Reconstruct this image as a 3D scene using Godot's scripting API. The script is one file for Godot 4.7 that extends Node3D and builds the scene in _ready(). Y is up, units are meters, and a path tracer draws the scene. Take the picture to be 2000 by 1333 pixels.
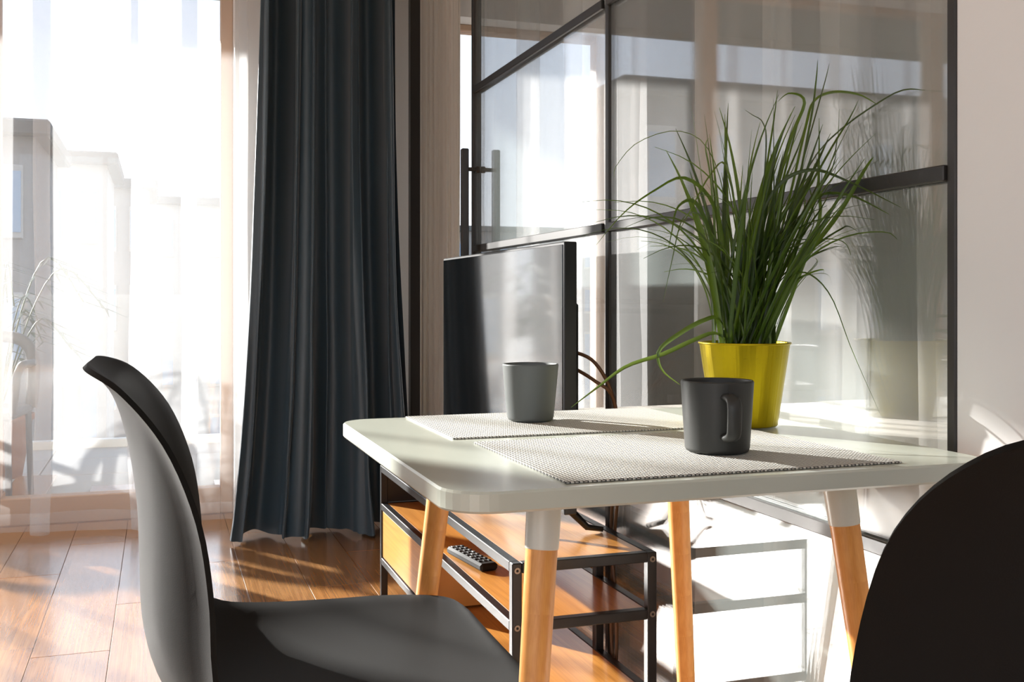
extends Node3D
# A dining corner beside a glazed steel partition, low sun through sheer curtains.
# World: the partition runs along z, the window wall along x, the camera stands at the origin.

var M := {}            # materials by name
var taken := {}        # names in use at top level
var rng := RandomNumberGenerator.new()

func _ready() -> void:
	rng.seed = 7
	set_view()
	make_materials()
	build_shell()
	build_windows()
	build_partition()
	build_outside()
	build_bedroom()
	build_curtains()
	build_table()
	build_bench()
	build_television()
	build_chairs()
	build_tableware()
	build_plant()
	build_small_things()

# ------------------------------------------------------------------ view, sky, sun
func set_view() -> void:
	var cam := Camera3D.new()
	cam.name = "camera"
	add_child(cam)
	cam.position = Vector3(0, 0.91, 0)
	cam.rotation_degrees = Vector3(0, -18.6, 0)
	cam.projection = Camera3D.PROJECTION_FRUSTUM
	cam.near = 0.05
	cam.far = 400.0
	cam.size = 0.05 * 1333.0 / 2050.0
	cam.frustum_offset = Vector2(0, -0.05 * 81.5 / 2050.0)
	cam.current = true
	var env := Environment.new()
	var sky := Sky.new()
	var sm := ProceduralSkyMaterial.new()
	sm.sky_top_color = Color(0.76, 0.85, 0.97)
	sm.sky_horizon_color = Color(0.96, 0.98, 1.0)
	sm.sky_curve = 0.2
	sm.ground_bottom_color = Color(0.55, 0.54, 0.52)
	sm.ground_horizon_color = Color(0.7, 0.7, 0.7)
	sm.sky_energy_multiplier = 1.0
	sm.ground_energy_multiplier = 1.0
	sky.sky_material = sm
	env.background_mode = Environment.BG_SKY
	env.sky = sky
	env.background_energy_multiplier = 1.7
	env.tonemap_mode = Environment.TONE_MAPPER_LINEAR
	env.tonemap_exposure = 1.15
	env.sdfgi_enabled = true
	env.ssao_enabled = true
	env.ssil_enabled = true
	var we := WorldEnvironment.new()
	we.name = "world_environment"
	we.environment = env
	add_child(we)
	var sun := DirectionalLight3D.new()
	sun.name = "sun"
	sun.light_color = Color(1.0, 0.99, 0.97)
	sun.light_energy = 7.5
	sun.light_angular_distance = 0.8
	sun.shadow_enabled = true
	sun.sky_mode = DirectionalLight3D.SKY_MODE_LIGHT_ONLY
	add_child(sun)
	sun.look_at_from_position(Vector3.ZERO, Vector3(0.523, -0.2817, 0.8045), Vector3.UP)

# ------------------------------------------------------------------ helpers
func numbered(called: String) -> String:
	if not taken.has(called):
		taken[called] = 0
		return called
	taken[called] += 1
	return "%s_%03d" % [called, taken[called]]

func tag(o: Node, label: String, category := "", group := "", kind := "") -> Node:
	if label: o.set_meta("label", label)
	if category: o.set_meta("category", category)
	if group: o.set_meta("group", group)
	if kind: o.set_meta("kind", kind)
	return o

func thing(called: String, at: Vector3, label: String, category := "", group := "", kind := "", turn := 0.0) -> Node3D:
	var o := Node3D.new()
	o.name = numbered(called)
	add_child(o)
	o.position = at
	o.rotation.y = turn
	tag(o, label, category, group, kind)
	return o

func put(parent: Node, called: String, mesh: Mesh, mat: Material, at := Vector3.ZERO) -> MeshInstance3D:
	var o := MeshInstance3D.new()
	o.name = numbered(called) if parent == self else called
	o.mesh = mesh
	o.material_override = mat
	o.position = at
	parent.add_child(o, true)
	return o

# collects triangles; corners are given anticlockwise as seen from outside
class Soup:
	var p := PackedVector3Array()
	var n := PackedVector3Array()
	var uv := PackedVector2Array()
	var ix := PackedInt32Array()
	func tri(a: Vector3, b: Vector3, c: Vector3, ta := Vector2.ZERO, tb := Vector2.ZERO, tc := Vector2.ZERO) -> void:
		var nn := (b - a).cross(c - a).normalized()
		var k := p.size()
		p.append_array([a, b, c])
		n.append_array([nn, nn, nn])
		uv.append_array([ta, tb, tc])
		ix.append_array([k, k + 2, k + 1])
	func quad(a: Vector3, b: Vector3, c: Vector3, d: Vector3) -> void:
		var w := (b - a).length()
		var h := (d - a).length()
		tri(a, b, c, Vector2(0, 0), Vector2(w, 0), Vector2(w, h))
		tri(a, c, d, Vector2(0, 0), Vector2(w, h), Vector2(0, h))
	func face(pts: Array, mid: Vector3) -> void:   # a convex polygon turned away from mid
		var c := Vector3.ZERO
		for q in pts: c += q
		c /= pts.size()
		var nn: Vector3 = (pts[1] - pts[0]).cross(pts[2] - pts[0])
		var l := pts.duplicate()
		if nn.dot(c - mid) < 0: l.reverse()
		for i in range(1, l.size() - 1): tri(l[0], l[i], l[i + 1])
	func box(lo: Vector3, hi: Vector3, bevel := 0.0) -> void:
		var mid := (lo + hi) / 2
		var h := (hi - lo) / 2
		var b := minf(bevel, minf(h.x, minf(h.y, h.z)) * 0.9)
		for ax in 3:
			var u := (ax + 1) % 3
			var v := (ax + 2) % 3
			for s in [-1.0, 1.0]:
				var pts := []
				for q in [[-1, -1], [1, -1], [1, 1], [-1, 1]]:
					var c := mid
					c[ax] += s * h[ax]
					c[u] += q[0] * (h[u] - b)
					c[v] += q[1] * (h[v] - b)
					pts.append(c)
				face(pts, mid)
		if b <= 0.0: return
		for ax in 3:
			var u := (ax + 1) % 3
			var v := (ax + 2) % 3
			for s in [-1.0, 1.0]:
				for t in [-1.0, 1.0]:
					var pts := []
					for q in [[-1, 0], [1, 0], [1, 1], [-1, 1]]:
						var c := mid
						c[ax] += q[0] * (h[ax] - b)
						c[u] += s * (h[u] - (b if q[1] else 0.0))
						c[v] += t * (h[v] - (0.0 if q[1] else b))
						pts.append(c)
					face(pts, mid)
		for sx in [-1.0, 1.0]:
			for sy in [-1.0, 1.0]:
				for sz in [-1.0, 1.0]:
					var e := Vector3(sx, sy, sz)
					face([mid + e * Vector3(h.x, h.y - b, h.z - b), mid + e * Vector3(h.x - b, h.y, h.z - b), mid + e * Vector3(h.x - b, h.y - b, h.z)], mid)
	func grid(rows: Array, wrap := false, flip := false, us := 1.0, vs := 1.0) -> void:
		# rows[i][j]; smooth normals; wrap closes j. Outside is (along j) x (along i) unless flipped
		var nr: int = rows.size()
		var nc: int = rows[0].size()
		var base := p.size()
		var acc := PackedVector3Array()
		acc.resize(nr * nc)
		var faces := PackedInt32Array()
		var last := nc if wrap else nc - 1
		for i in nr - 1:
			for j in last:
				var j2 := (j + 1) % nc
				var a := i * nc + j
				var b := i * nc + j2
				var c := (i + 1) * nc + j2
				var d := (i + 1) * nc + j
				var nn: Vector3 = (rows[i][j2] - rows[i + 1][j]).cross(rows[i + 1][j2] - rows[i][j])
				if flip: nn = -nn
				acc[a] += nn; acc[b] += nn; acc[c] += nn; acc[d] += nn
				if flip: faces.append_array([a, b, c, a, c, d])
				else: faces.append_array([a, c, b, a, d, c])
		for i in nr:
			for j in nc:
				p.append(rows[i][j])
				var q := acc[i * nc + j]
				n.append(q.normalized() if q.length() > 1e-14 else Vector3.UP)
				uv.append(Vector2(us * j / (nc - 1.0), vs * i / (nr - 1.0)))
		for f in faces: ix.append(base + f)
	func fan(ring: Array, mid: Vector3, outward: Vector3) -> void:
		for j in ring.size():
			var a: Vector3 = ring[j]
			var b: Vector3 = ring[(j + 1) % ring.size()]
			if (a - mid).cross(b - mid).dot(outward) > 0: tri(mid, a, b)
			else: tri(mid, b, a)
	func lathe(profile: Array, seg := 32, at := Vector3.ZERO, vs := 1.0) -> void:   # profile of Vector2(radius, y) from below on the outside
		var rows := []
		for q in profile:
			var ring := []
			for k in seg + 1:
				var a := TAU * k / seg
				ring.append(at + Vector3(cos(a) * q.x, q.y, -sin(a) * q.x))
			rows.append(ring)
		grid(rows, false, false, 1.0, vs)
	func tube(path: Array, radius, seg := 8, capped := true) -> void:
		var rows := []
		var up := Vector3.UP
		for i in path.size():
			var t: Vector3 = (path[mini(i + 1, path.size() - 1)] - path[maxi(i - 1, 0)]).normalized()
			if i == 0 and absf(t.dot(up)) > 0.9: up = Vector3.RIGHT
			var s := t.cross(up).normalized()
			up = s.cross(t).normalized()
			var r: float = radius[i] if radius is Array else radius
			var ring := []
			for k in seg:
				var a := TAU * k / seg
				ring.append(path[i] + (s * cos(a) + up * sin(a)) * r)
			rows.append(ring)
		grid(rows, true, false, 1.0, float(path.size()))
		if capped:
			fan(rows[0], path[0], path[0] - path[1])
			fan(rows[-1], path[-1], path[-1] - path[-2])
	func prism(outline: Array, y0: float, y1: float, bevel := 0.0) -> void:   # outline of Vector2(x, z); solid slab with chamfered rims
		var c := Vector2.ZERO
		for q in outline: c += q
		c /= outline.size()
		var rows := []
		var levels := [[y0, bevel], [y0 + bevel, 0.0], [y1 - bevel, 0.0], [y1, bevel]] if bevel > 0 else [[y0, 0.0], [y1, 0.0]]
		for l in levels:
			var ring := []
			for q in outline:
				var d: Vector2 = (q - c)
				var w: Vector2 = q - d.normalized() * l[1]
				ring.append(Vector3(w.x, l[0], w.y))
			rows.append(ring)
		for i in rows.size() - 1:
			for j in outline.size():
				var j2: int = (j + 1) % outline.size()
				face([rows[i][j], rows[i][j2], rows[i + 1][j2], rows[i + 1][j]], Vector3(c.x, (y0 + y1) / 2, c.y))
		fan(rows[0], Vector3(c.x, y0, c.y), Vector3.DOWN)
		fan(rows[-1], Vector3(c.x, y1, c.y), Vector3.UP)
	func mesh() -> ArrayMesh:
		var a := []
		a.resize(Mesh.ARRAY_MAX)
		a[Mesh.ARRAY_VERTEX] = p
		a[Mesh.ARRAY_NORMAL] = n
		a[Mesh.ARRAY_TEX_UV] = uv
		a[Mesh.ARRAY_INDEX] = ix
		var m := ArrayMesh.new()
		m.add_surface_from_arrays(Mesh.PRIMITIVE_TRIANGLES, a)
		return m

func box_mesh(lo: Vector3, hi: Vector3, bevel := 0.0) -> ArrayMesh:
	var s := Soup.new()
	s.box(lo, hi, bevel)
	return s.mesh()

func tube_mesh(path: Array, radius, seg := 8) -> ArrayMesh:
	var s := Soup.new()
	s.tube(path, radius, seg)
	return s.mesh()

func spline(pts: Array, n: int) -> Array:   # Catmull-Rom through the points
	var out := []
	for i in n + 1:
		out.append(spline_at(pts, float(i) / n))
	return out

func spline_at(pts: Array, t: float):
	var f := clampf(t, 0.0, 1.0) * (pts.size() - 1)
	var k := mini(int(f), pts.size() - 2)
	var w := f - k
	var a = pts[maxi(k - 1, 0)]
	var b = pts[k]
	var c = pts[k + 1]
	var d = pts[mini(k + 2, pts.size() - 1)]
	return 0.5 * (2.0 * b + (c - a) * w + (2.0 * a - 5.0 * b + 4.0 * c - d) * w * w + (3.0 * b - a - 3.0 * c + d) * w * w * w)

# ------------------------------------------------------------------ materials
func mat(called: String, color: Color, rough := 0.6, metal := 0.0, spec := 0.5) -> StandardMaterial3D:
	var m := StandardMaterial3D.new()
	m.resource_name = called
	m.albedo_color = color
	m.roughness = rough
	m.metallic = metal
	m.metallic_specular = spec
	M[called] = m
	return m

func noise(freq: float, sd: int, oct := 4) -> FastNoiseLite:
	var f := FastNoiseLite.new()
	f.noise_type = FastNoiseLite.TYPE_SIMPLEX_SMOOTH
	f.frequency = freq
	f.seed = sd
	f.fractal_octaves = oct
	return f

func wood_image(w: int, h: int, sd: int, light: Color, dark: Color, figure: float, pores: float) -> ImageTexture:
	# grain runs along the image's height
	var warp := noise(1.0, sd, 3)
	var fine := noise(1.0, sd + 5, 2)
	var im := Image.create(w, h, false, Image.FORMAT_RGB8)
	for y in h:
		for x in w:
			var u := float(x) / w
			var v := float(y) / h
			var bend := warp.get_noise_2d(u * 2.2, v * 0.9) * figure
			var rings := sin((u * 9.0 + bend * 9.0) * TAU)
			rings = pow(0.5 + 0.5 * rings, 1.6)
			var streak := fine.get_noise_2d(u * 90.0, v * 2.5) * 0.5 + 0.5
			var pore := fine.get_noise_2d(u * 240.0 + 50.0, v * 9.0)
			var t := 0.22 * rings + 0.5 * streak
			if pore > 0.35: t += pores
			t += warp.get_noise_2d(u * 1.1 + 30.0, v * 0.8) * 0.25
			im.set_pixel(x, y, light.lerp(dark, clampf(t, 0.0, 1.0)))
	return ImageTexture.create_from_image(im)

func make_materials() -> void:
	mat("wall_paint", Color(0.95, 0.948, 0.942), 0.85)
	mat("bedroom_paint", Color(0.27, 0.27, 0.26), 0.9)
	mat("ceiling_paint", Color(0.93, 0.92, 0.91), 0.9)
	var plaster := NoiseTexture2D.new()
	plaster.noise = noise(0.05, 3)
	plaster.width = 256
	plaster.height = 256
	plaster.seamless = true
	M.wall_paint.heightmap_enabled = true
	M.wall_paint.heightmap_texture = plaster
	M.wall_paint.heightmap_scale = 0.03
	M.wall_paint.uv1_triplanar = true
	M.wall_paint.uv1_world_triplanar = true
	M.wall_paint.uv1_scale = Vector3(2, 2, 2)
	# laminate floor, three tones of one grain
	var grain := wood_image(384, 1024, 11, Color(0.78, 0.585, 0.38), Color(0.53, 0.35, 0.20), 0.36, 0.10)
	for k in 3:
		var f := mat("laminate_%d" % k, [Color(1, 1, 1), Color(0.93, 0.90, 0.88), Color(1.0, 0.96, 0.90)][k], 0.22, 0.0, 0.55)
		f.albedo_texture = grain
		f.clearcoat_enabled = true
		f.clearcoat = 1.0
		f.clearcoat_roughness = 0.16
		f.heightmap_enabled = true
		f.heightmap_texture = grain
		f.heightmap_scale = 0.012
		f.heightmap_flip_texture = false
	mat("underlay", Color(0.12, 0.08, 0.05), 0.9)
	# bench boards
	var bw := wood_image(512, 512, 23, Color(0.84, 0.59, 0.29), Color(0.66, 0.43, 0.19), 0.25, 0.10)
	var b := mat("bench_board", Color.WHITE, 0.34)
	b.albedo_texture = bw
	b.clearcoat_enabled = true
	b.clearcoat = 0.6
	b.clearcoat_roughness = 0.2
	b.heightmap_enabled = true
	b.heightmap_texture = bw
	b.heightmap_scale = 0.02
	# table legs
	var lw := wood_image(256, 512, 31, Color(0.92, 0.67, 0.38), Color(0.80, 0.52, 0.25), 0.12, 0.05)
	var l := mat("beech", Color.WHITE, 0.38)
	l.albedo_texture = lw
	mat("table_white", Color(0.78, 0.80, 0.75), 0.2)
	mat("cap_white", Color(0.84, 0.84, 0.80), 0.3)
	mat("black_steel", Color(0.075, 0.075, 0.08), 0.38)
	mat("partition_steel", Color(0.17, 0.16, 0.15), 0.36)
	mat("screw_metal", Color(0.55, 0.5, 0.45), 0.35, 0.9)
	# textured black plastic
	var speck := NoiseTexture2D.new()
	speck.noise = noise(0.35, 9, 2)
	speck.width = 256
	speck.height = 256
	speck.seamless = true
	var c := mat("black_plastic", Color(0.085, 0.084, 0.08), 0.66, 0.0, 0.26)
	c.heightmap_enabled = true
	c.heightmap_texture = speck
	c.heightmap_scale = 0.015
	c.uv1_triplanar = true
	c.uv1_scale = Vector3(9, 9, 9)
	mat("tv_plastic", Color(0.05, 0.052, 0.055), 0.35)
	mat("tv_screen", Color(0.02, 0.022, 0.025), 0.06, 0.0, 1.0)
	M.tv_screen.clearcoat_enabled = true
	M.tv_screen.clearcoat = 1.0
	M.tv_screen.clearcoat_roughness = 0.05
	mat("port_silver", Color(0.6, 0.6, 0.62), 0.35, 0.6)
	mat("rubber", Color(0.03, 0.03, 0.03), 0.7)
	mat("cord_tan", Color(0.36, 0.25, 0.15), 0.5)
	# matte stoneware
	mat("mug_grey", Color(0.36, 0.38, 0.375), 0.5)
	mat("mug_black", Color(0.165, 0.17, 0.16), 0.48)
	# placemat weave
	var wv := Image.create(64, 64, false, Image.FORMAT_RGB8)
	var wh := Image.create(64, 64, false, Image.FORMAT_RGB8)
	var wn := noise(0.11, 4, 2)
	for y in 64:
		for x in 64:
			var cx := (x % 16) / 16.0
			var cy := (y % 16) / 16.0
			var over := (int(x / 16) + int(y / 16)) % 2 == 0
			var across := cy if over else cx
			var along := cx if over else cy
			var hgt := sin(across * PI) * (0.55 + 0.45 * sin(along * PI))
			var v := 0.16 + 0.84 * smoothstep(0.10, 0.5, hgt)
			v *= 0.93 + 0.12 * wn.get_noise_2d(x, y)
			wv.set_pixel(x, y, Color(0.92, 0.915, 0.88) * v)
			wh.set_pixel(x, y, Color(hgt, hgt, hgt))
	var w := mat("weave", Color.WHITE, 0.75)
	w.albedo_texture = ImageTexture.create_from_image(wv)
	w.heightmap_enabled = true
	w.heightmap_texture = ImageTexture.create_from_image(wh)
	w.heightmap_scale = 0.18
	# plant
	var pot := mat("pot_yellow", Color(0.72, 0.64, 0.09), 0.32, 0.9)
	var br := Image.create(512, 4, false, Image.FORMAT_RGB8)
	var bn := noise(0.09, 77, 3)
	for x in 512:
		var bv := 0.5 + 0.5 * bn.get_noise_1d(float(x) if x < 256 else 511.0 - x)
		for y in 4: br.set_pixel(x, y, Color(bv, bv, bv))
	pot.heightmap_enabled = true
	pot.heightmap_texture = ImageTexture.create_from_image(br)
	pot.heightmap_scale = 0.05
	mat("soil", Color(0.12, 0.08, 0.05), 0.95)
	for k in 3:
		var g := mat("blade_%d" % k, [Color(0.21, 0.31, 0.05), Color(0.30, 0.40, 0.07), Color(0.14, 0.22, 0.05)][k], 0.4)
		g.backlight_enabled = true
		g.backlight = Color(0.35, 0.42, 0.15)
		g.cull_mode = BaseMaterial3D.CULL_DISABLED
	# cloth
	var sh := mat("sheer", Color(0.93, 0.93, 0.93, 0.205), 1.0, 0.0, 0.2)
	sh.transparency = BaseMaterial3D.TRANSPARENCY_ALPHA
	sh.backlight_enabled = true
	sh.backlight = Color(1, 1, 1)
	sh.cull_mode = BaseMaterial3D.CULL_DISABLED
	var sh2 := mat("sheer_dense", Color(0.88, 0.88, 0.85, 0.36), 1.0, 0.0, 0.2)
	sh2.transparency = BaseMaterial3D.TRANSPARENCY_ALPHA
	sh2.backlight_enabled = true
	sh2.backlight = Color(1, 1, 1)
	sh2.cull_mode = BaseMaterial3D.CULL_DISABLED
	var cr := mat("cream_cloth", Color(0.97, 0.95, 0.92), 0.95, 0.0, 0.2)
	cr.cull_mode = BaseMaterial3D.CULL_DISABLED
	var dk := mat("navy_cloth", Color(0.18, 0.275, 0.335), 0.52, 0.0, 0.65)
	dk.rim_enabled = true
	dk.rim = 0.9
	dk.rim_tint = 0.3
	dk.cull_mode = BaseMaterial3D.CULL_DISABLED
	var bed := mat("navy_upholstery", Color(0.09, 0.14, 0.18), 0.85, 0.0, 0.3)
	bed.rim_enabled = true
	bed.rim = 0.4
	mat("bed_linen", Color(0.90, 0.88, 0.84), 0.9)
	mat("white_laminate", Color(0.90, 0.89, 0.86), 0.35)
	# windows
	mat("frame_wood", Color(0.80, 0.67, 0.56), 0.5)
	var gl := mat("glass", Color(0.9, 0.95, 0.94, 0.04), 0.02)
	gl.transparency = BaseMaterial3D.TRANSPARENCY_ALPHA
	# outside
	mat("terrace_tile", Color(0.72, 0.71, 0.69), 0.7)
	mat("terrace_tile_worn", Color(0.66, 0.65, 0.63), 0.7)
	mat("concrete", Color(0.50, 0.49, 0.47), 0.85)
	mat("facade_grey", Color(0.52, 0.50, 0.49), 0.85)
	mat("facade_pale", Color(0.66, 0.64, 0.62), 0.85)
	mat("facade_dark", Color(0.30, 0.30, 0.30), 0.85)
	mat("far_pane", Color(0.50, 0.60, 0.70), 0.12)
	mat("roof_grey", Color(0.25, 0.25, 0.26), 0.8)
	mat("street", Color(0.45, 0.45, 0.44), 0.9)
	mat("rattan_grey", Color(0.30, 0.30, 0.31), 0.6)
	mat("palm_leaf", Color(0.20, 0.28, 0.14), 0.5)
	mat("terracotta", Color(0.50, 0.34, 0.26), 0.8)

# ------------------------------------------------------------------ room shell
const GX := 0.975       # plane of the glass partition
const WZ := -4.50       # inner face of the window wall
const WO := -4.78       # outer face
const LX := -3.4        # left wall
const BX := 3.9         # far wall of the bedroom
const RZ := 2.6         # rear wall
const CY := 2.62        # ceiling

func build_shell() -> void:
	var floor_ := thing("floor", Vector3.ZERO, "glossy orange-brown laminate floor of long planks", "", "", "structure")
	put(floor_, "underlay", box_mesh(Vector3(LX, -0.12, WO), Vector3(BX, -0.012, RZ)), M.underlay)
	var lens := 1.29
	var wide := 0.19
	var variants := []
	for k in 6:
		var s := Soup.new()
		var lo := Vector3(0.0006, -0.011, 0.0006)
		var hi := Vector3(wide - 0.0006, 0.0, lens - 0.0006)
		s.box(lo, hi, 0.0009)
		var ou := 0.31 * k
		var ov := 0.23 * k
		for i in s.p.size():
			s.uv[i] = Vector2(s.p[i].x / wide * 0.55 + ou, s.p[i].z / lens * 0.9 + ov)
		variants.append(s.mesh())
	var row := 0
	var x := -0.31 - wide * 16
	while x < BX:
		var z := WO - fposmod(row * 0.43 + 0.28, lens)
		while z < RZ:
			if x + wide > LX and not (x > 1.3 and z > -1.0):
				var pl := put(floor_, "plank", variants[rng.randi() % 6], M["laminate_%d" % (rng.randi() % 3)], Vector3(x, 0, z))
				pl.name = "plank"
			z += lens
		x += wide
		row += 1
	# window wall with two openings
	var ww := thing("wall_window", Vector3.ZERO, "pale wall around the tall windows", "", "", "structure")
	var s1 := Soup.new()
	s1.box(Vector3(LX - 0.2, -0.1, WO), Vector3(-3.30, CY, WZ))
	s1.box(Vector3(0.30, -0.1, WO), Vector3(1.24, CY, WZ))
	s1.box(Vector3(-3.30, 2.45, WO), Vector3(0.30, CY, WZ))
	s1.box(Vector3(1.24, 2.17, WO), Vector3(2.03, CY, WZ))
	put(ww, "plaster", s1.mesh(), M.wall_paint)
	tag(put(self, "wall_right", box_mesh(Vector3(GX - 0.008, 0, -1.0895), Vector3(GX + 0.12, CY, RZ)), M.wall_paint), "plain white wall beside the black end post", "", "", "structure")
	var lw := thing("wall_left", Vector3.ZERO, "left white wall of the living room", "", "", "structure")
	var s3 := Soup.new()
	s3.box(Vector3(LX - 0.2, -0.1, WZ), Vector3(LX, CY, -1.4))
	s3.box(Vector3(LX - 0.2, -0.1, 2.3), Vector3(LX, CY, RZ))
	s3.box(Vector3(LX - 0.2, -0.1, -1.4), Vector3(LX, 0.1, 2.3))
	s3.box(Vector3(LX - 0.2, 2.5, -1.4), Vector3(LX, CY, 2.3))
	put(lw, "plaster", s3.mesh(), M.wall_paint)
	# rear wall with an opening for the fill window added behind the camera
	var rw := thing("wall_rear", Vector3.ZERO, "white rear wall opened for the added fill light window", "", "", "structure")
	var s2 := Soup.new()
	s2.box(Vector3(LX - 0.2, -0.1, RZ), Vector3(-3.2, CY, RZ + 0.2))
	s2.box(Vector3(0.8, -0.1, RZ), Vector3(GX + 0.12, CY, RZ + 0.2))
	s2.box(Vector3(-3.2, -0.1, RZ), Vector3(0.8, 0.15, RZ + 0.2))
	s2.box(Vector3(-3.2, 2.5, RZ), Vector3(0.8, CY, RZ + 0.2))
	put(rw, "plaster", s2.mesh(), M.wall_paint)
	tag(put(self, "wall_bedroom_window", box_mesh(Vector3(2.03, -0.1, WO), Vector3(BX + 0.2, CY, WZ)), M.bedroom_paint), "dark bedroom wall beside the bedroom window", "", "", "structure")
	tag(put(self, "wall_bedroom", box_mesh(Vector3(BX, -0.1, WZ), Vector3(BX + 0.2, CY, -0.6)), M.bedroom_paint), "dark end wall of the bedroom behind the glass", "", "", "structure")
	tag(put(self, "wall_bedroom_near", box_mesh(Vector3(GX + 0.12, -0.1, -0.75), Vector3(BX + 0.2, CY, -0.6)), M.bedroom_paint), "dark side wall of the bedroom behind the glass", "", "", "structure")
	tag(put(self, "ceiling", box_mesh(Vector3(LX - 0.2, CY, WO), Vector3(BX + 0.2, CY + 0.6, RZ + 0.2)), M.ceiling_paint), "white flat ceiling over both rooms", "", "", "structure")

func window_unit(called: String, label: String, x0: float, x1: float, y0: float, y1: float, bars: Array, rail := 0.09) -> void:
	var w := thing(called, Vector3(x0, 0, WZ - 0.16), label, "", "", "structure")
	var wd := x1 - x0
	var t := 0.05
	put(w, "frame_post", box_mesh(Vector3(0, y0, -0.04), Vector3(t, y1, 0.04), 0.004), M.frame_wood)
	put(w, "frame_post", box_mesh(Vector3(wd - t, y0, -0.04), Vector3(wd, y1, 0.04), 0.004), M.frame_wood)
	put(w, "frame_rail", box_mesh(Vector3(t, y1 - 0.03, -0.04), Vector3(wd - t, y1, 0.04), 0.004), M.frame_wood)
	put(w, "frame_rail", box_mesh(Vector3(t, y0, -0.04), Vector3(wd - t, y0 + rail, 0.04), 0.004), M.frame_wood)
	var edges := [t]
	for b in bars:
		put(w, "mullion", box_mesh(Vector3(b - x0 - 0.045, y0 + rail, -0.04), Vector3(b - x0 + 0.045, y1 - 0.03, 0.04), 0.004), M.frame_wood)
		edges.append(b - x0 - 0.045)
		edges.append(b - x0 + 0.045)
	edges.append(wd - t)
	for k in range(0, edges.size(), 2):
		put(w, "pane", box_mesh(Vector3(edges[k], y0 + rail, -0.003), Vector3(edges[k + 1], y1 - 0.03, 0.003)), M.glass)

func build_windows() -> void:
	window_unit("window_1", "tall terrace window in a warm wooden frame behind the white sheer", -3.30, 0.30, 0.0, 2.45, [-2.9, -2.02, -0.645], 0.11)
	window_unit("window_2", "bedroom window in a warm wooden frame seen through the glass", 1.24, 2.03, 0.0, 2.17, [], 0.11)
	# left wall window, added out of view to light the right wall
	var v := thing("window_4", Vector3(LX - 0.1, 0, -1.4), "added unseen window in the left wall giving fill light", "", "", "structure")
	for z in [0.0, 1.217, 2.433, 3.65]:
		put(v, "mullion", box_mesh(Vector3(-0.04, 0.1, z), Vector3(0.04, 2.5, z + 0.05), 0.004), M.frame_wood)
	put(v, "frame_rail", box_mesh(Vector3(-0.04, 0.1, 0.05), Vector3(0.04, 0.18, 3.65), 0.004), M.frame_wood)
	put(v, "frame_rail", box_mesh(Vector3(-0.04, 2.42, 0.05), Vector3(0.04, 2.5, 3.65), 0.004), M.frame_wood)
	put(v, "pane", box_mesh(Vector3(-0.003, 0.18, 0.05), Vector3(0.003, 2.42, 3.65)), M.glass)
	# unseen rear window, added as sky fill from behind the camera
	var w := thing("window_3", Vector3(-3.2, 0, RZ + 0.1), "added unseen window behind the dining corner for fill light", "", "", "structure")
	for x in [0.0, 1.317, 2.633, 3.95]:
		put(w, "mullion", box_mesh(Vector3(x, 0.15, -0.04), Vector3(x + 0.05, 2.5, 0.04), 0.004), M.frame_wood)
	put(w, "frame_rail", box_mesh(Vector3(0.05, 0.15, -0.04), Vector3(3.95, 0.22, 0.04), 0.004), M.frame_wood)
	put(w, "frame_rail", box_mesh(Vector3(0.05, 2.43, -0.04), Vector3(3.95, 2.5, 0.04), 0.004), M.frame_wood)
	put(w, "pane", box_mesh(Vector3(0.05, 0.22, -0.003), Vector3(3.95, 2.43, 0.003)), M.glass)

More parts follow.
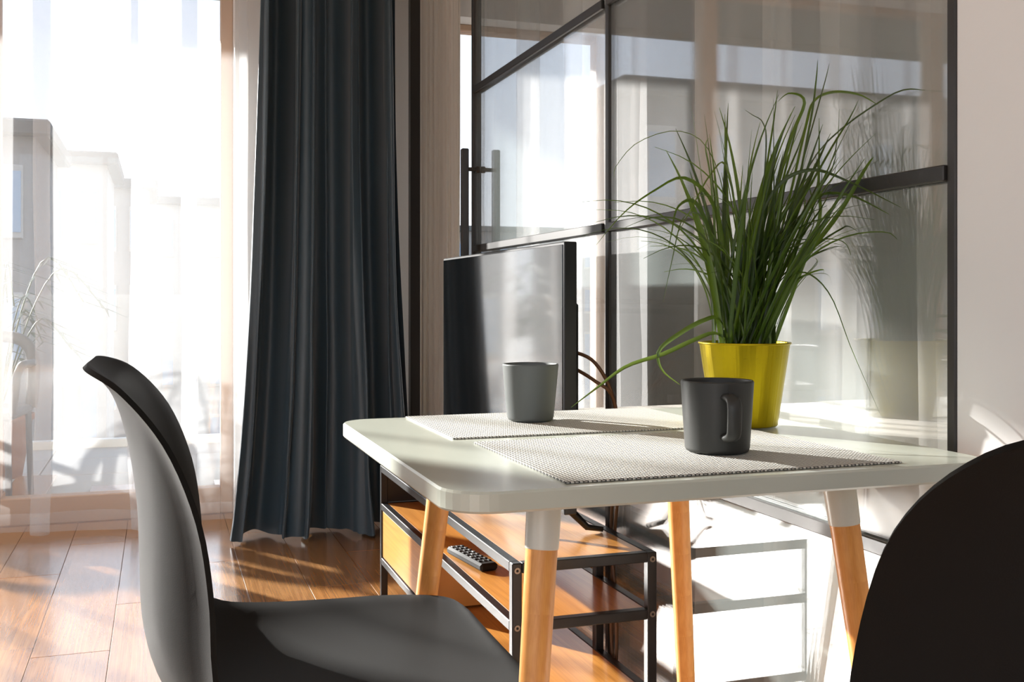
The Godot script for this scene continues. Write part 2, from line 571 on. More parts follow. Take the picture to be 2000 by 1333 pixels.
# ------------------------------------------------------------------ glazed partition
func build_partition() -> void:
	var p := thing("glass_partition", Vector3(GX, 0, -1.09), "black steel framed glass partition behind the dining table", "partition")
	var z1 := -1.098    # post between the panels
	var posts := [[-0.016, 0.0], [z1 - 0.012, z1 + 0.006]]
	for q in posts:
		put(p, "post", box_mesh(Vector3(-0.011, 0, q[0]), Vector3(0.011, CY, q[1]), 0.002), M.partition_steel)
	for y in [0.02, 0.56, 1.0735, 1.586, 2.10, 2.58]:
		for s in [-1, 1]:
			put(p, "rail", box_mesh(Vector3(0.007 * s - (0.009 if s < 0 else 0.0), y - 0.0105, z1 + 0.006), Vector3(0.007 * s + (0.009 if s > 0 else 0.0), y + 0.0105, -0.016), 0.0015), M.partition_steel)
	for gx in [-0.0045, 0.0045]:
		put(p, "pane", box_mesh(Vector3(gx - 0.002, 0.01, z1 + 0.006), Vector3(gx + 0.002, CY - 0.01, -0.016)), M.glass)
	put(p, "wall_post", box_mesh(Vector3(-0.02, 0, -3.06), Vector3(0.02, CY, -3.02), 0.002), M.partition_steel)
	# sliding leaf
	var d := thing("glass_door", Vector3(GX, 0, -2.21), "black steel framed sliding glass door with a tall bar handle", "door")
	var far := -1.06
	put(d, "stile", box_mesh(Vector3(-0.014, 0.01, far), Vector3(0.014, CY - 0.02, far + 0.022), 0.002), M.partition_steel)
	for y in [0.03, 0.56, 1.0735, 1.586, 2.10, 2.57]:
		for s in [-1, 1]:
			put(d, "rail", box_mesh(Vector3(0.007 * s - (0.009 if s < 0 else 0.0), y - 0.0105, far + 0.022), Vector3(0.007 * s + (0.009 if s > 0 else 0.0), y + 0.0105, 0.0), 0.0015), M.partition_steel)
	for gx in [-0.0045, 0.0045]:
		put(d, "pane", box_mesh(Vector3(gx - 0.002, 0.02, far + 0.022), Vector3(gx + 0.002, CY - 0.03, 0.0)), M.glass)
	for s in [-1.0, 1.0]:
		var h := put(d, "handle", box_mesh(Vector3(-0.0115, 0.95, -0.0115), Vector3(0.0115, 1.39, 0.0115), 0.003), M.partition_steel, Vector3(s * 0.052, 0, far + 0.055))
		var st := Soup.new()
		for y in [0.99, 1.325]:
			st.tube([Vector3(-s * 0.042, y, 0), Vector3(-s * 0.010, y, 0)], 0.0065, 10)
			st.tube([Vector3(-s * 0.047, y, 0), Vector3(-s * 0.037, y, 0)], 0.011, 12)
		put(h, "standoff", st.mesh(), M.partition_steel)

# ------------------------------------------------------------------ outside
func building(called: String, label: String, at: Vector3, turn: float, w: float, d: float, h: float, m: Material, floors: int, bays: int, drop := 3.0) -> void:
	var b := thing(called, at, label, "building", "buildings across the street", "", turn)
	put(b, "wall", box_mesh(Vector3(-w / 2, -drop, -d), Vector3(w / 2, h, 0)), m)
	put(b, "roof", box_mesh(Vector3(-w / 2 - 0.3, h, -d - 0.3), Vector3(w / 2 + 0.3, h + 0.35, 0.3), 0.05), M.roof_grey)
	var fh := (h + drop) / floors
	var bw := w / bays
	var fr := box_mesh(Vector3(-bw * 0.26, fh * 0.2, 0), Vector3(bw * 0.26, fh * 0.78, 0.06), 0.02)
	var pn := box_mesh(Vector3(-bw * 0.22, fh * 0.25, 0.05), Vector3(bw * 0.22, fh * 0.73, 0.075))
	for i in floors:
		for j in bays:
			var f := put(b, "window", fr, M.facade_pale, Vector3(-w / 2 + bw * (j + 0.5), -drop + fh * i, 0))
			put(f, "window_pane", pn, M.far_pane)

func build_outside() -> void:
	var t := thing("terrace_floor", Vector3.ZERO, "sunlit pale paving of the terrace outside the window", "", "", "structure")
	put(t, "slab", box_mesh(Vector3(-6, -0.3, -7.2), Vector3(5.4, -0.06, WO - 0.001)), M.concrete)
	var tile := box_mesh(Vector3(0.004, -0.06, 0.004), Vector3(0.596, -0.02, 0.596), 0.004)
	for i in 19:
		for j in 4:
			put(t, "tile", tile, M.terrace_tile if (i * 7 + j * 3) % 5 else M.terrace_tile_worn, Vector3(-6 + 0.6 * i, 0, -7.2 + 0.6 * j))
	var o := thing("upper_balcony", Vector3(0, 2.90, WO), "concrete balcony slab overhanging the terrace windows", "balcony")
	put(o, "slab", box_mesh(Vector3(-5.5, 0.05, -2.42), Vector3(5.4, 0.25, -0.001), 0.01), M.concrete)
	put(o, "edge_beam", box_mesh(Vector3(-5.5, 0.0, -2.47), Vector3(5.4, 0.3, -2.42), 0.006), M.concrete)
	var r := thing("balustrade", Vector3(0, -0.06, -7.1), "frameless glass balustrade in a white floor channel", "balustrade")
	put(r, "channel", box_mesh(Vector3(-6, 0.0, -0.04), Vector3(5.4, 0.09, 0.04), 0.004), M.white_laminate)
	for i in 8:
		put(r, "pane", box_mesh(Vector3(-6 + 1.425 * i, 0.08, -0.006), Vector3(-6 + 1.425 * i + 1.41, 1.0, 0.006)), M.glass)
	tag(put(self, "ground", box_mesh(Vector3(-160, -9.2, -260), Vector3(160, -9.0, -9)), M.street), "grey street far below the terrace", "", "", "structure")
	var row := [
		["tallest grey apartment block at the left of the window view", -6.4, -2.44, -24.0, 4.30, 4],
		["pale apartment block just right of the tallest grey one", -5.0, -1.36, -31.0, 4.60, 4],
		["grey apartment block in the middle of the window view", -4.6, -0.33, -39.0, 4.76, 5],
		["pale apartment block nearest the navy curtain", -5.0, 2.8, -47.0, 4.93, 8],
		["dark apartment block mirrored in the glass behind the plant", -24.0, -7.4, -20.0, 5.2, 12],
		["long distant grey block seen beyond the sliding glass door", -4.0, 40.0, -62.0, 5.08, 30],
	]
	for k in row.size():
		var q: Array = row[k]
		building("apartment_building", q[0], Vector3((q[1] + q[2]) / 2.0, 0, q[3]), 0.0, q[2] - q[1], 5.0, q[4], [M.facade_grey, M.facade_pale, M.facade_grey, M.facade_pale, M.facade_dark, M.facade_grey][k], 5, q[5], 9.0)
	# outdoor chairs
	var proto: Node3D
	var spots := [[-1.48, -5.42, 0.25, "grey wicker terrace chair nearest the palm"], [-0.80, -5.22, -0.1, "grey wicker terrace chair nearest the navy curtain"]]
	for k in spots.size():
		var c: Node3D
		if k == 0:
			c = outdoor_chair(spots[k][3])
			proto = c
		else:
			c = proto.duplicate()
			c.name = numbered("terrace_chair")
			add_child(c)
			c.set_meta("label", spots[k][3])
		c.position = Vector3(spots[k][0], -0.02, spots[k][1])
		c.rotation.y = spots[k][2]
	# palm
	var pp := thing("potted_palm", Vector3(-0.80, -0.02, -6.05), "potted palm on the terrace at the left window edge", "plant")
	var ps := Soup.new()
	ps.lathe([Vector2(0.12, 0), Vector2(0.17, 0.3), Vector2(0.18, 0.3), Vector2(0.18, 0.33), Vector2(0.16, 0.33), Vector2(0.15, 0.28)], 20)
	put(pp, "pot", ps.mesh(), M.terracotta)
	for k in 14:
		var a := TAU * k / 14.0 + rng.randf() * 0.3
		var rch := rng.randf_range(0.2, 0.45)
		var hh := rng.randf_range(0.7, 1.15)
		var dirv := Vector3(cos(a), 0, sin(a))
		var path := spline([Vector3(0, 0.28, 0), dirv * rch * 0.35 + Vector3(0, hh * 0.75, 0), dirv * rch * 0.75 + Vector3(0, hh, 0), dirv * rch * 1.25 + Vector3(0, hh * 0.8, 0)], 12)
		var fs := Soup.new()
		fs.tube(path, 0.004, 5)
		var side := dirv.cross(Vector3.UP)
		for i in range(4, 13):
			for sg in [-1.0, 1.0]:
				var q: Vector3 = path[i]
				var tip: Vector3 = q + side * sg * 0.16 + dirv * 0.09 - Vector3(0, 0.06, 0)
				fs.tri(q, q + dirv * 0.018, tip)
		put(pp, "frond", fs.mesh(), M.palm_leaf)

func outdoor_chair(label: String) -> Node3D:
	var c := thing("terrace_chair", Vector3.ZERO, label, "chair", "wicker chairs on the terrace")
	put(c, "seat", box_mesh(Vector3(-0.22, 0.40, -0.22), Vector3(0.22, 0.44, 0.22), 0.012), M.rattan_grey)
	for sx in [-1, 1]:
		for sz in [-1, 1]:
			put(c, "leg", tube_mesh([Vector3(sx * 0.21, 0, sz * 0.21), Vector3(sx * 0.20, 0.40, sz * 0.20)], 0.014, 8), M.rattan_grey)
	put(c, "back_frame", tube_mesh(spline([Vector3(-0.21, 0.42, -0.21), Vector3(-0.215, 0.62, -0.24), Vector3(-0.16, 0.735, -0.26), Vector3(0, 0.755, -0.265), Vector3(0.16, 0.735, -0.26), Vector3(0.215, 0.62, -0.24), Vector3(0.21, 0.42, -0.21)], 30), 0.028, 8), M.rattan_grey)
	put(c, "back_splat", box_mesh(Vector3(-0.06, 0.43, -0.25), Vector3(0.06, 0.74, -0.235), 0.004), M.rattan_grey)
	for sx in [-1, 1]:
		put(c, "armrest", tube_mesh(spline([Vector3(sx * 0.215, 0.63, -0.24), Vector3(sx * 0.25, 0.64, 0.0), Vector3(sx * 0.24, 0.62, 0.17), Vector3(sx * 0.22, 0.42, 0.2)], 16), 0.018, 8), M.rattan_grey)
	return c

# ------------------------------------------------------------------ bedroom behind the glass
func build_bedroom() -> void:
	var b := thing("bed", Vector3(1.42, 0, -2.52), "navy upholstered bed with white bedding behind the glass", "bed")
	put(b, "base", box_mesh(Vector3(0, 0.05, -1.75), Vector3(1.5, 0.26, 0), 0.02), M.navy_upholstery)
	for q in [[0.08, -0.08], [1.42, -0.08], [0.08, -1.67], [1.42, -1.67]]:
		put(b, "foot", box_mesh(Vector3(q[0] - 0.03, 0, q[1] - 0.03), Vector3(q[0] + 0.03, 0.05, q[1] + 0.03)), M.rubber)
	var mat_out := rounded_rect(-0.03, 1.47, -1.70, 0.02, 0.09, 8)
	var s := Soup.new()
	s.prism(mat_out, 0.26, 0.44, 0.03)
	put(b, "mattress", s.mesh(), M.bed_linen)

# ------------------------------------------------------------------ curtains
func drape(x0: float, x1: float, z: float, y0: float, y1: float, folds: float, amp: float, sd: int, flare: float, cols: int, along_z := false, fine := 0.3, lap := 0.0, only := 99) -> ArrayMesh:
	# a hanging cloth: folds across its width, a little looser and wider towards the hem
	var nz := noise(1.0, sd, 2)
	var rows := []
	var nrow := 22
	for i in nrow + 1:
		var v := float(i) / nrow            # 0 at the hem, 1 at the track
		var y := lerpf(y0, y1, pow(v, 1.15))
		var loose := 1.0 - v
		var row := []
		for j in cols + 1:
			var u := float(j) / cols
			var spread := (u - 0.5) * (1.0 + flare * pow(loose, 2.2))
			var x := lerpf(x0, x1, 0.5 + spread)
			var ph := u * folds * TAU + 2.6 * nz.get_noise_2d(u * 6.0, 3.0) + 0.55 * nz.get_noise_2d(u * 9.0, v * 2.2) * loose
			var a := amp * (0.65 + 0.7 * (nz.get_noise_2d(u * 4.0 + 20.0, v * 0.7) + 0.5)) * (0.75 + 0.45 * loose)
			var dz := a * (sin(ph) + fine * sin(2.3 * ph + 1.0))
			var dx := 0.35 * a * cos(ph) + lap * (x1 - x0) / folds / TAU * cos(ph)
			var hem := 0.012 * nz.get_noise_2d(u * 12.0 + 7.0, 0.5) if i == 0 else 0.0
			var q := Vector3(x + dx, y + hem, z + dz)
			if along_z: q = Vector3(z + dz, y + hem, x + dx)
			row.append(q)
		rows.append(row)
		if i >= only: break
	var s := Soup.new()
	s.grid(rows, false, false, 1.0, 1.0)
	return s.mesh()

func build_curtains() -> void:
	var sheer := put(self, "sheer_curtain", drape(-3.36, 0.40, -4.34, 0.02, 2.60, 15.5, 0.042, 5, 0.0, 1000, false, 0.1, 1.5), M.sheer)
	put(sheer, "hem", drape(-3.36, 0.40, -4.336, 0.02, 2.60, 15.5, 0.042, 5, 0.0, 1000, false, 0.1, 1.5, 1), M.sheer)
	tag(sheer, "long white translucent sheer curtain hanging across the terrace window", "curtain")
	tag(put(self, "navy_curtain", drape(0.345, 0.90, -4.07, 0.015, 2.60, 3.6, 0.08, 14, 0.42, 420, false, 0.06), M.navy_cloth), "heavy navy blue blackout curtain beside the white sheer", "curtain")
	tag(put(self, "cream_curtain", drape(1.02, 1.235, -4.36, 0.02, 2.60, 1.6, 0.014, 15, 0.05, 120), M.cream_cloth), "narrow cream curtain bunched right of the navy curtain", "curtain")
	tag(put(self, "bedroom_sheer", drape(1.27, 2.08, -4.36, 0.02, 2.60, 4.0, 0.03, 25, 0.0, 260, false, 0.3, 1.7), M.sheer), "white sheer over the bedroom window seen through the glass", "curtain")
	tag(put(self, "partition_sheer", drape(-2.05, -1.02, 1.12, 0.02, 2.60, 4.6, 0.03, 35, 0.0, 420, true, 0.15, 1.9), M.sheer_dense), "pleated off-white sheer hanging behind the partition by the plant", "curtain")

# ------------------------------------------------------------------ dining table
func rounded_rect(x0: float, x1: float, z0: float, z1: float, r: float, n := 8) -> Array:
	var out := []
	for q in [[x1 - r, z1 - r, 0.0], [x0 + r, z1 - r, 1.0], [x0 + r, z0 + r, 2.0], [x1 - r, z0 + r, 3.0]]:
		for k in n + 1:
			var a: float = (q[2] + float(k) / n) * PI / 2
			out.append(Vector2(q[0] + cos(a) * r, q[1] + sin(a) * r))
	return out

func build_table() -> void:
	var t := thing("dining_table", Vector3(0.604, 0, -1.32), "small white square dining table with splayed wooden legs", "table")
	var s := Soup.new()
	s.prism(rounded_rect(-0.336, 0.336, -0.335, 0.335, 0.05, 8), 0.698, 0.72, 0.0025)
	put(t, "tabletop", s.mesh(), M.table_white)
	put(t, "apron_ring", box_mesh(Vector3(-0.2, 0.68, -0.2), Vector3(0.2, 0.698, 0.2), 0.004), M.cap_white)
	for sx in [-1.0, 1.0]:
		for sz in [-1.0, 1.0]:
			var top := Vector3(sx * 0.193, 0.698, sz * 0.215)
			var foot := Vector3(sx * 0.262, 0.0, sz * 0.285)
			var at := func(y: float) -> Vector3: return foot.lerp(top, y / 0.698)
			var ls := Soup.new()
			var path := []
			var rad := []
			for k in 9:
				var y: float = 0.634 * k / 8.0
				path.append(at.call(y))
				rad.append(lerpf(0.0125, 0.0182, y / 0.634))
			ls.tube(path, rad, 24)
			var leg := put(t, "leg", ls.mesh(), M.beech)
			var cs := Soup.new()
			cs.tube([at.call(0.632), at.call(0.6335), at.call(0.66), at.call(0.6975)], [0.0184, 0.0191, 0.0196, 0.0202], 24)
			put(leg, "cap", cs.mesh(), M.cap_white)

# ------------------------------------------------------------------ television bench
func build_bench() -> void:
	var b := thing("tv_bench", Vector3(0.64, 0, -3.165), "low television bench of black steel tube and orange wood boards", "tv bench")
	var w := 0.306
	var l := 1.265
	var t := 0.02
	for x in [0.0, w - t]:
		for z in [0.0, l - t]:
			put(b, "post", box_mesh(Vector3(x, 0, z), Vector3(x + t, 0.404, z + t), 0.002), M.black_steel)
	put(b, "back_post", box_mesh(Vector3(w - t, 0, 0.55), Vector3(w, 0.404, 0.57), 0.002), M.black_steel)
	put(b, "back_post", box_mesh(Vector3(w - t, 0, 0.98), Vector3(w, 0.404, 1.0), 0.002), M.black_steel)
	for y in [0.384, 0.27, 0.105]:
		for x in [0.0, w - t]:
			put(b, "rail", box_mesh(Vector3(x, y, t), Vector3(x + t, y + t, l - t), 0.0015), M.black_steel)
		for z in [0.0, l - t]:
			put(b, "rail", box_mesh(Vector3(t, y, z), Vector3(w - t, y + t, z + t), 0.0015), M.black_steel)
		var s := Soup.new()
		s.box(Vector3(t, y + 0.004, t), Vector3(w - t, y + t - 0.001, l - t), 0.001)
		for i in s.p.size(): s.uv[i] = Vector2(s.p[i].x * 2.4 + y * 3.0, s.p[i].z * 0.8)
		put(b, "shelf", s.mesh(), M.bench_board)
	var dr := Soup.new()
	dr.box(Vector3(0.004, 0.127, 0.024), Vector3(0.02, 0.268, 0.62), 0.002)
	for i in dr.p.size(): dr.uv[i] = Vector2(dr.p[i].y * 2.4 + 0.2, dr.p[i].z * 0.8 + 0.3)
	put(b, "drawer_front", dr.mesh(), M.bench_board)
	put(b, "drawer_box", box_mesh(Vector3(0.02, 0.13, 0.04), Vector3(0.27, 0.25, 0.60)), M.bench_board)
	put(b, "end_panel", box_mesh(Vector3(0.02, 0.292, 0.004), Vector3(w - 0.02, 0.383, 0.012)), M.black_steel)
	for q in [[0.01, 0.39], [0.01, 0.28], [w - 0.01, 0.39], [w - 0.01, 0.28]]:
		var sc := Soup.new()
		sc.tube([Vector3(q[0], q[1], l - 0.001), Vector3(q[0], q[1], l + 0.0015)], 0.006, 14)
		var o := put(b, "screw", sc.mesh(), M.screw_metal)
		put(o, "socket", tube_mesh([Vector3(q[0], q[1], l + 0.0005), Vector3(q[0], q[1], l + 0.002)], 0.0028, 6), M.rubber)

# ------------------------------------------------------------------ television
func build_television() -> void:
	var z0 := -2.946
	var z1 := -1.99
	var t := thing("television", Vector3(0.78, 0.404, 0), "thin black flat television standing on the bench facing the room", "television")
	var y0 := 0.066
	var y1 := 0.624
	put(t, "bezel", box_mesh(Vector3(0.002, y0, z0), Vector3(0.03, y1, z1), 0.002), M.tv_plastic)
	put(t, "screen", box_mesh(Vector3(0.0, y0 + 0.014, z0 + 0.007), Vector3(0.006, y1 - 0.006, z1 - 0.007), 0.0005), M.tv_screen)
	var s := Soup.new()
	s.box(Vector3(0.03, y0 + 0.03, z0 + 0.06), Vector3(0.058, y0 + 0.44, z1 - 0.05), 0.012)
	var back := put(t, "back_cover", s.mesh(), M.tv_plastic)
	for k in 26:
		put(back, "vent_slot", box_mesh(Vector3(0.0575, y0 + 0.405, z0 + 0.12 + 0.028 * k), Vector3(0.0592, y0 + 0.417, z0 + 0.138 + 0.028 * k)), M.rubber)
	put(back, "label_plate", box_mesh(Vector3(0.058, y0 + 0.08, z1 - 0.30), Vector3(0.0595, y0 + 0.30, z1 - 0.22), 0.0004), M.rubber)
	for k in 4:
		put(back, "port", box_mesh(Vector3(0.058, y0 + 0.10 + 0.035 * k, z1 - 0.16), Vector3(0.061, y0 + 0.118 + 0.035 * k, z1 - 0.145)), M.port_silver)
	for z in [z0 + 0.16, z1 - 0.13]:
		var f := Soup.new()
		f.tube([Vector3(0.018, y0 + 0.03, z), Vector3(0.10, 0.012, z + 0.015), Vector3(0.135, 0.006, z + 0.02)], [0.013, 0.008, 0.006], 6)
		f.tube([Vector3(0.018, y0 + 0.03, z), Vector3(-0.005, 0.014, z + 0.015), Vector3(-0.025, 0.006, z + 0.02)], [0.013, 0.008, 0.006], 6)
		put(t, "foot", f.mesh(), M.tv_plastic)

# ------------------------------------------------------------------ shell chairs
func build_chairs() -> void:
	var c := shell_chair("black plastic shell chair at the left side of the table")
	c.position = Vector3(0.210, 0, -1.305)
	c.rotation.y = deg_to_rad(-0.5)
	var d: Node3D = c.duplicate()
	d.name = numbered("shell_chair")
	add_child(d)
	d.set_meta("label", "black plastic shell chair seen from behind at the right picture edge")
	d.position = Vector3(0.672, 0, -0.715)
	d.rotation.y = deg_to_rad(83)

func shell_chair(label: String) -> Node3D:
	# local axes: x forward, y up, z to the sitter's right
	var c := thing("shell_chair", Vector3.ZERO, label, "chair", "black shell chairs at the table")
	var mid := [Vector2(0.238, 0.422), Vector2(0.225, 0.446), Vector2(0.19, 0.457), Vector2(0.11, 0.456), Vector2(0.02, 0.447), Vector2(-0.07, 0.44), Vector2(-0.135, 0.441), Vector2(-0.183, 0.456), Vector2(-0.209, 0.492), Vector2(-0.223, 0.545), Vector2(-0.226, 0.61), Vector2(-0.229, 0.68), Vector2(-0.24, 0.755), Vector2(-0.257, 0.81), Vector2(-0.284, 0.84)]
	var rise := [0.0, 0.002, 0.008, 0.016, 0.026, 0.036, 0.044, 0.056, 0.066, 0.072, 0.072, 0.064, 0.046, 0.022, 0.006]
	var half := [0.215, 0.218, 0.222, 0.228, 0.232, 0.234, 0.234, 0.232, 0.228, 0.223, 0.219, 0.216, 0.212, 0.205, 0.195]
	var nu := 72
	var nv := 30
	var top := []
	var low := []
	for i in nu + 1:
		var e := float(i) / nu
		var u := 0.5 - 0.5 * cos(e * PI)            # rows close up at both ends
		u = lerpf(u, e, 0.35)
		var ctr: Vector2 = spline_at(mid, u)
		var tan2: Vector2 = (spline_at(mid, minf(u + 0.01, 1.0)) - spline_at(mid, maxf(u - 0.01, 0.0))).normalized()
		var nrm := Vector2(-tan2.y, tan2.x) * -1.0    # towards the sitter
		if i == 0: pass
		var hw: float = spline_at(half, u)
		var end := 1.0
		if u > 0.80: end = pow(maxf(0.0, 1.0 - pow((u - 0.80) / 0.205, 2.6)), 1.0 / 2.6)
		if u < 0.13: end = pow(maxf(0.0, 1.0 - pow((0.13 - u) / 0.135, 3.0)), 1.0 / 3.0)
		hw *= end
		var rs: float = spline_at(rise, u)
		var a := []
		var b := []
		for j in nv + 1:
			var v := -1.0 + 2.0 * j / nv
			v = sign(v) * (1.0 - pow(1.0 - absf(v), 1.25))
			var av := absf(v)
			var lift := rs * pow(av, 2.4) * end
			var lip := 0.007 * smoothstep(0.94, 1.0, av)
			var p2 := ctr + nrm * (lift - lip * 0.3)
			var zz: float = v * hw + sign(v) * lip
			# outward flare of the rim
			a.append(Vector3(p2.x, p2.y, zz))
			var q2 := ctr + nrm * (lift - 0.0055 - lip * 0.3)
			b.append(Vector3(q2.x, q2.y, zz + sign(v) * 0.004 * av))
		top.append(a)
		low.append(b)
	var s := Soup.new()
	s.grid(top, false, false)
	s.grid(low, false, true)
	# rim all round
	var ra := []
	var rb := []
	for i in nu + 1:
		ra.append(top[i][0]); rb.append(low[i][0])
	for j in nv + 1:
		ra.append(top[nu][j]); rb.append(low[nu][j])
	for i in range(nu, -1, -1):
		ra.append(top[i][nv]); rb.append(low[i][nv])
	for j in range(nv, -1, -1):
		ra.append(top[0][j]); rb.append(low[0][j])
	s.grid([ra, rb], false, false)
	put(c, "shell", s.mesh(), M.black_plastic)
	for sx in [-1.0, 1.0]:
		for sz in [-1.0, 1.0]:
			var path := []
			var rad := []
			for k in 7:
				path.append(Vector3(sx * 0.22, 0.0, sz * 0.215).lerp(Vector3(sx * 0.11, 0.42, sz * 0.12), k / 6.0))
				rad.append(lerpf(0.009, 0.0145, k / 6.0))
			put(c, "leg", tube_mesh(path, rad, 14), M.beech)
		put(c, "strut", tube_mesh([Vector3(sx * 0.15, 0.25, -0.155), Vector3(sx * -0.13, 0.36, 0.13)], 0.004, 8), M.black_steel)
		put(c, "strut", tube_mesh([Vector3(sx * 0.15, 0.25, 0.155), Vector3(sx * 0.13, 0.36, -0.13)], 0.004, 8), M.black_steel)
	put(c, "mount", box_mesh(Vector3(-0.13, 0.402, -0.14), Vector3(0.13, 0.431, 0.14), 0.004), M.black_steel)
	return c

# ------------------------------------------------------------------ things on the table
func placemat(label: String, at: Vector3, turn: float, lx: float, lz: float) -> void:
	var p := thing("placemat", at, label, "placemat", "woven placemats on the table", "", turn)
	var s := Soup.new()
	s.box(Vector3(-lx / 2, 0.0, -lz / 2), Vector3(lx / 2, 0.0022, lz / 2), 0.0008)
	for i in s.p.size(): s.uv[i] = Vector2(s.p[i].x, s.p[i].z) / 0.02
	put(p, "weave", s.mesh(), M.weave)

func mug(label: String, at: Vector3, turn: float, m: Material, h: float, r0: float, r1: float) -> void:
	var g := thing("mug", at, label, "mug", "stoneware mugs", "", turn)
	var s := Soup.new()
	s.lathe([Vector2(0.0, 0.0), Vector2(r0 - 0.006, 0.0), Vector2(r0 - 0.0015, 0.002), Vector2(r0, 0.006), Vector2(lerpf(r0, r1, 0.5), h * 0.5), Vector2(r1, h - 0.002), Vector2(r1 - 0.001, h), Vector2(r1 - 0.003, h), Vector2(r1 - 0.004, h - 0.002), Vector2(r0 - 0.003, 0.008), Vector2(0.0, 0.006)], 56)
	put(g, "body", s.mesh(), m)
	var path := spline([Vector3(r1 * 0.95, h * 0.80, 0), Vector3(r1 + 0.016, h * 0.80, 0), Vector3(r1 + 0.025, h * 0.72, 0), Vector3(r1 + 0.025, h * 0.5, 0), Vector3(r1 + 0.022, h * 0.33, 0), Vector3(r1 + 0.008, h * 0.26, 0), Vector3(r0 * 0.98, h * 0.26, 0)], 28)
	var hd := put(g, "handle", tube_mesh(path, 0.0052, 14), m)
	hd.scale.z = 1.7

func build_tableware() -> void:
	placemat("woven white placemat under the grey mug", Vector3(0.588, 0.7202, -1.511), deg_to_rad(0.4), 0.425, 0.278)
	placemat("woven white placemat under the black mug", Vector3(0.604, 0.7202, -1.166), deg_to_rad(0.6), 0.42, 0.322)
	mug("dark grey stoneware mug on the rear placemat", Vector3(0.545, 0.7225, -1.53), deg_to_rad(70), M.mug_grey, 0.088, 0.036, 0.0435)
	mug("black stoneware mug in front of the yellow pot", Vector3(0.652, 0.7225, -1.145), deg_to_rad(-103), M.mug_black, 0.088, 0.0395, 0.0445)

# ------------------------------------------------------------------ grass in the yellow pot
func blade_mesh(path: Array, width: float) -> ArrayMesh:
	var s := Soup.new()
	var rows := []
	var side := Vector3(1, 0, 0)
	for i in path.size():
		var t: Vector3 = (path[mini(i + 1, path.size() - 1)] - path[maxi(i - 1, 0)]).normalized()
		if i == 0:
			side = t.cross(Vector3(rng.randf_range(-1, 1), 0.05, rng.randf_range(-1, 1))).normalized()
		side = (side - t * side.dot(t)).normalized()
		var nn := side.cross(t)
		var u := float(i) / (path.size() - 1)
		var w := width * (0.75 + 0.5 * u if u < 0.4 else 0.95 * (1.0 - pow((u - 0.4) / 0.62, 1.8))) * 0.5
		w = maxf(w, 0.0003)
		rows.append([path[i] - side * w, path[i] - nn * w * 0.45, path[i] + side * w])
	s.grid(rows, false, false)
	return s.mesh()

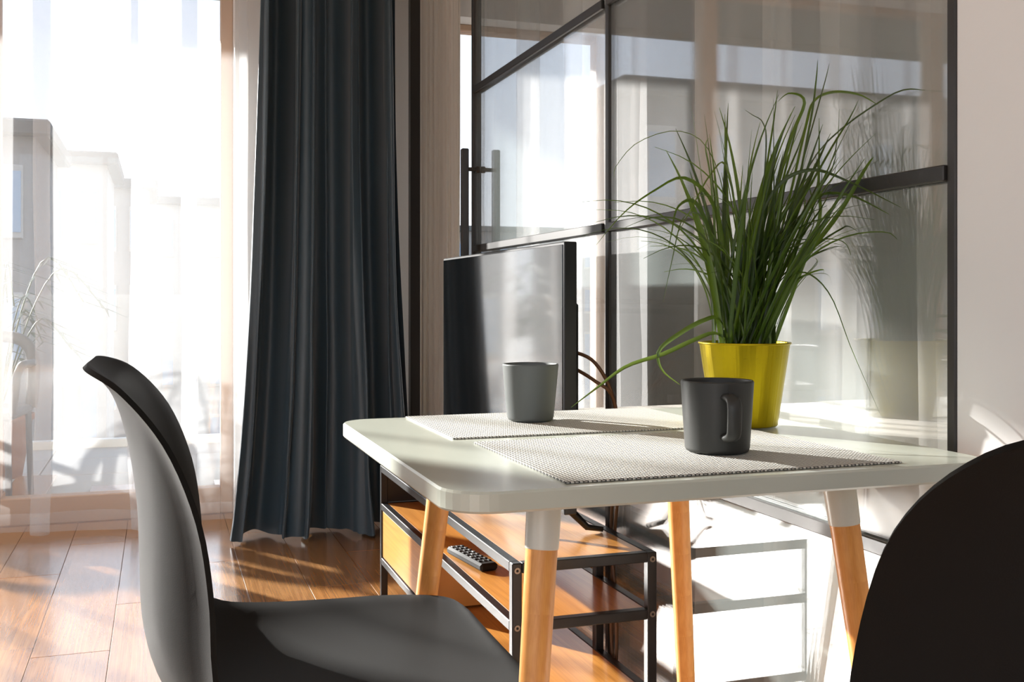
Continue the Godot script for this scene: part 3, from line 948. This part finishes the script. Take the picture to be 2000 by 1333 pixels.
func build_plant() -> void:
	var at := Vector3(0.829, 0.7225, -1.375)
	var p := thing("potted_grass", at, "long bladed green grass plant in a yellow metal pot", "plant")
	var s := Soup.new()
	var h := 0.124
	s.lathe([Vector2(0.0, 0.0), Vector2(0.047, 0.0), Vector2(0.0485, 0.002), Vector2(0.0488, 0.008), Vector2(0.0497, 0.010), Vector2(0.0663, h - 0.003), Vector2(0.0678, h - 0.003), Vector2(0.0685, h - 0.0015), Vector2(0.0678, h), Vector2(0.0662, h), Vector2(0.0655, h - 0.002), Vector2(0.062, h - 0.03)], 64)
	put(p, "pot", s.mesh(), M.pot_yellow)
	var so := Soup.new()
	so.lathe([Vector2(0.0638, h - 0.022), Vector2(0.04, h - 0.014), Vector2(0.0, h - 0.012)], 24)
	put(p, "soil", so.mesh(), M.soil)
	var right := Vector3(0.948, 0, 0.319)
	var deep := Vector3(0.319, 0, -0.948)
	var k := 0.000761
	# blades that stand out, as metres to the right, up from the rim, and in depth
	var own := [
		[[1450, 690, 0.0], [1432, 520, 0.01], [1424, 380, 0.02], [1390, 285, 0.03], [1330, 258, 0.03], [1255, 282, 0.03], [1212, 330, 0.02], [1208, 352, 0.02], 0.0042],
		[[1440, 690, 0.0], [1425, 520, 0.0], [1395, 410, -0.02], [1335, 362, -0.04], [1275, 388, -0.05], [1215, 432, -0.06], [1160, 496, -0.07], 0.0045],
		[[1425, 690, -0.02], [1405, 634, -0.03], [1370, 634, -0.05], [1320, 660, -0.06], [1282, 692, -0.06], [1288, 728, -0.06], [1322, 756, -0.06], 0.0055],
		[[1425, 690, -0.02], [1400, 660, -0.03], [1350, 672, -0.05], [1290, 698, -0.06], [1220, 720, -0.07], [1165, 758, -0.08], [1115, 796, -0.08], 0.0055],
		[[1485, 690, 0.0], [1515, 600, -0.02], [1540, 550, -0.04], [1572, 548, -0.05], [1612, 592, -0.05], [1650, 690, -0.05], [1682, 806, -0.05], 0.0052],
		[[1475, 690, 0.0], [1545, 440, 0.02], [1592, 250, 0.03], [1612, 196, 0.04], [1636, 186, 0.02], [1662, 206, 0.0], [1680, 236, -0.04], 0.0045],
		[[1470, 690, 0.0], [1535, 470, 0.0], [1590, 270, 0.0], [1618, 170, 0.0], [1628, 130, 0.0], 0.0050],
		[[1465, 690, 0.0], [1545, 440, -0.01], [1583, 250, -0.02], [1594, 170, -0.02], [1597, 131, -0.02], 0.0052],
		[[1440, 690, 0.0], [1495, 430, 0.02], [1525, 260, 0.03], [1536, 176, 0.03], 0.0034],
		[[1450, 690, 0.0], [1488, 450, -0.01], [1498, 300, -0.02], [1492, 252, -0.02], [1470, 236, -0.02], [1455, 226, -0.02], 0.0062],
		[[1480, 690, 0.0], [1560, 530, -0.03], [1630, 430, -0.04], [1668, 350, -0.05], [1676, 330, -0.05], 0.0062],
		[[1470, 690, 0.0], [1535, 470, -0.02], [1610, 320, -0.03], [1652, 250, -0.03], [1662, 216, -0.03], 0.0050],
		[[1425, 690, 0.0], [1405, 500, -0.01], [1390, 360, -0.02], [1380, 300, -0.02], [1384, 284, -0.03], 0.0052],
		[[1425, 690, 0.0], [1395, 500, -0.03], [1355, 412, -0.05], [1318, 420, -0.06], [1306, 470, -0.06], [1300, 500, -0.06], 0.0045],
		[[1430, 690, 0.0], [1400, 540, -0.02], [1370, 440, -0.04], [1330, 440, -0.05], [1305, 530, -0.06], [1290, 600, -0.06], 0.0045],
		[[1440, 690, 0.0], [1440, 480, -0.03], [1415, 340, -0.04], [1380, 360, -0.05], [1340, 430, -0.06], [1312, 480, -0.06], 0.0050],
		[[1480, 690, 0.0], [1540, 520, 0.01], [1600, 400, 0.02], [1650, 392, 0.02], [1690, 440, 0.02], 0.0045],
		[[1470, 690, 0.0], [1520, 430, 0.02], [1560, 280, 0.03], [1590, 200, 0.03], [1560, 182, 0.03], [1535, 200, 0.03], 0.0045],
		[[1455, 690, 0.0], [1470, 480, -0.03], [1510, 380, -0.05], [1570, 350, -0.06], [1640, 372, -0.06], [1700, 430, -0.06], 0.0045],
		[[1460, 690, 0.0], [1540, 480, 0.03], [1620, 300, 0.05], [1690, 225, 0.06], [1720, 232, 0.07], 0.004],
	]
	var origin := at + Vector3(0, h, 0)
	for q in own:
		var pts := []
		for i in q.size() - 1:
			var e: Array = q[i]
			var dp: float = minf(e[2], (0.128 - 0.948 * (e[0] - 1461.0) * k) / 0.319)
			pts.append(Vector3(0, h, 0) + right * ((e[0] - 1461.0) * k) + Vector3(0, (678.0 - e[1]) * k, 0) + deep * dp)
		pts[0] = Vector3(pts[0].x * 0.6, h - 0.015, pts[0].z * 0.6)
		put(p, "blade", blade_mesh(spline(pts, 22), q[-1] * 1.35), M["blade_%d" % (rng.randi() % 3)])
	for i in 150:
		var a := rng.randf() * TAU
		var r := 0.046 * sqrt(rng.randf())
		var from := Vector3(cos(a) * r, h - 0.015, sin(a) * r)
		var core := i < 95
		var tilt := rng.randf_range(-0.22, 0.62) if core else rng.randf_range(-0.75, 0.8)
		var back := rng.randf_range(-0.3, 0.25)
		var out := (right * tilt + deep * back)
		var ln := rng.randf_range(0.2, 0.40) if core else rng.randf_range(0.2, 0.38)
		var droop := rng.randf_range(0.0, 0.35) if core else rng.randf_range(0.7, 1.9)
		var pts := [from]
		var dirv := (Vector3.UP + out * (0.75 if core else 0.5)).normalized()
		var side := out.normalized()
		var q := from
		for j in 7:
			q += dirv * ln / 7.0
			dirv = (dirv + (side * 0.8 - Vector3.UP * 0.8) * droop * 0.055 * (j + 1)).normalized()
			if q.x > 0.122: q.x = 0.122 - (q.x - 0.122) * 0.3
			pts.append(q)
		put(p, "blade", blade_mesh(spline(pts, 18), rng.randf_range(0.005, 0.009) if core else rng.randf_range(0.0024, 0.0042)), M["blade_%d" % (rng.randi() % 3)])

# ------------------------------------------------------------------ small things
func build_small_things() -> void:
	var c := thing("power_cord", Vector3(0.86, 0, -2.1), "brown cords curving down behind the television", "cord")
	for k in 2:
		put(c, "strand", tube_mesh(spline([Vector3(-0.02, 0.80 - 0.03 * k, -0.03), Vector3(0.03, 0.775 - 0.04 * k, 0.01), Vector3(0.075, 0.69, 0.015), Vector3(0.097, 0.55, 0.0 - 0.02 * k), Vector3(0.097, 0.40, -0.03 - 0.02 * k), Vector3(0.097, 0.2, -0.05 + 0.03 * k), Vector3(0.097, 0.006, -0.03)], 40), 0.004, 8), M.cord_tan)
	var r := thing("remote_control", Vector3(0.70, 0.29, -2.38), "black remote control with buttons on the middle shelf of the bench", "remote", "", "", deg_to_rad(8))
	var s := Soup.new()
	s.box(Vector3(-0.022, 0.0, -0.10), Vector3(0.022, 0.018, 0.10), 0.005)
	put(r, "case", s.mesh(), M.rubber)
	for i in 3:
		for j in 8:
			put(r, "button", box_mesh(Vector3(-0.016 + 0.0125 * i, 0.0178, -0.088 + 0.022 * j), Vector3(-0.0085 + 0.0125 * i, 0.0202, -0.077 + 0.022 * j), 0.001), M.mug_grey if (i + j) % 5 == 0 else M.rubber)
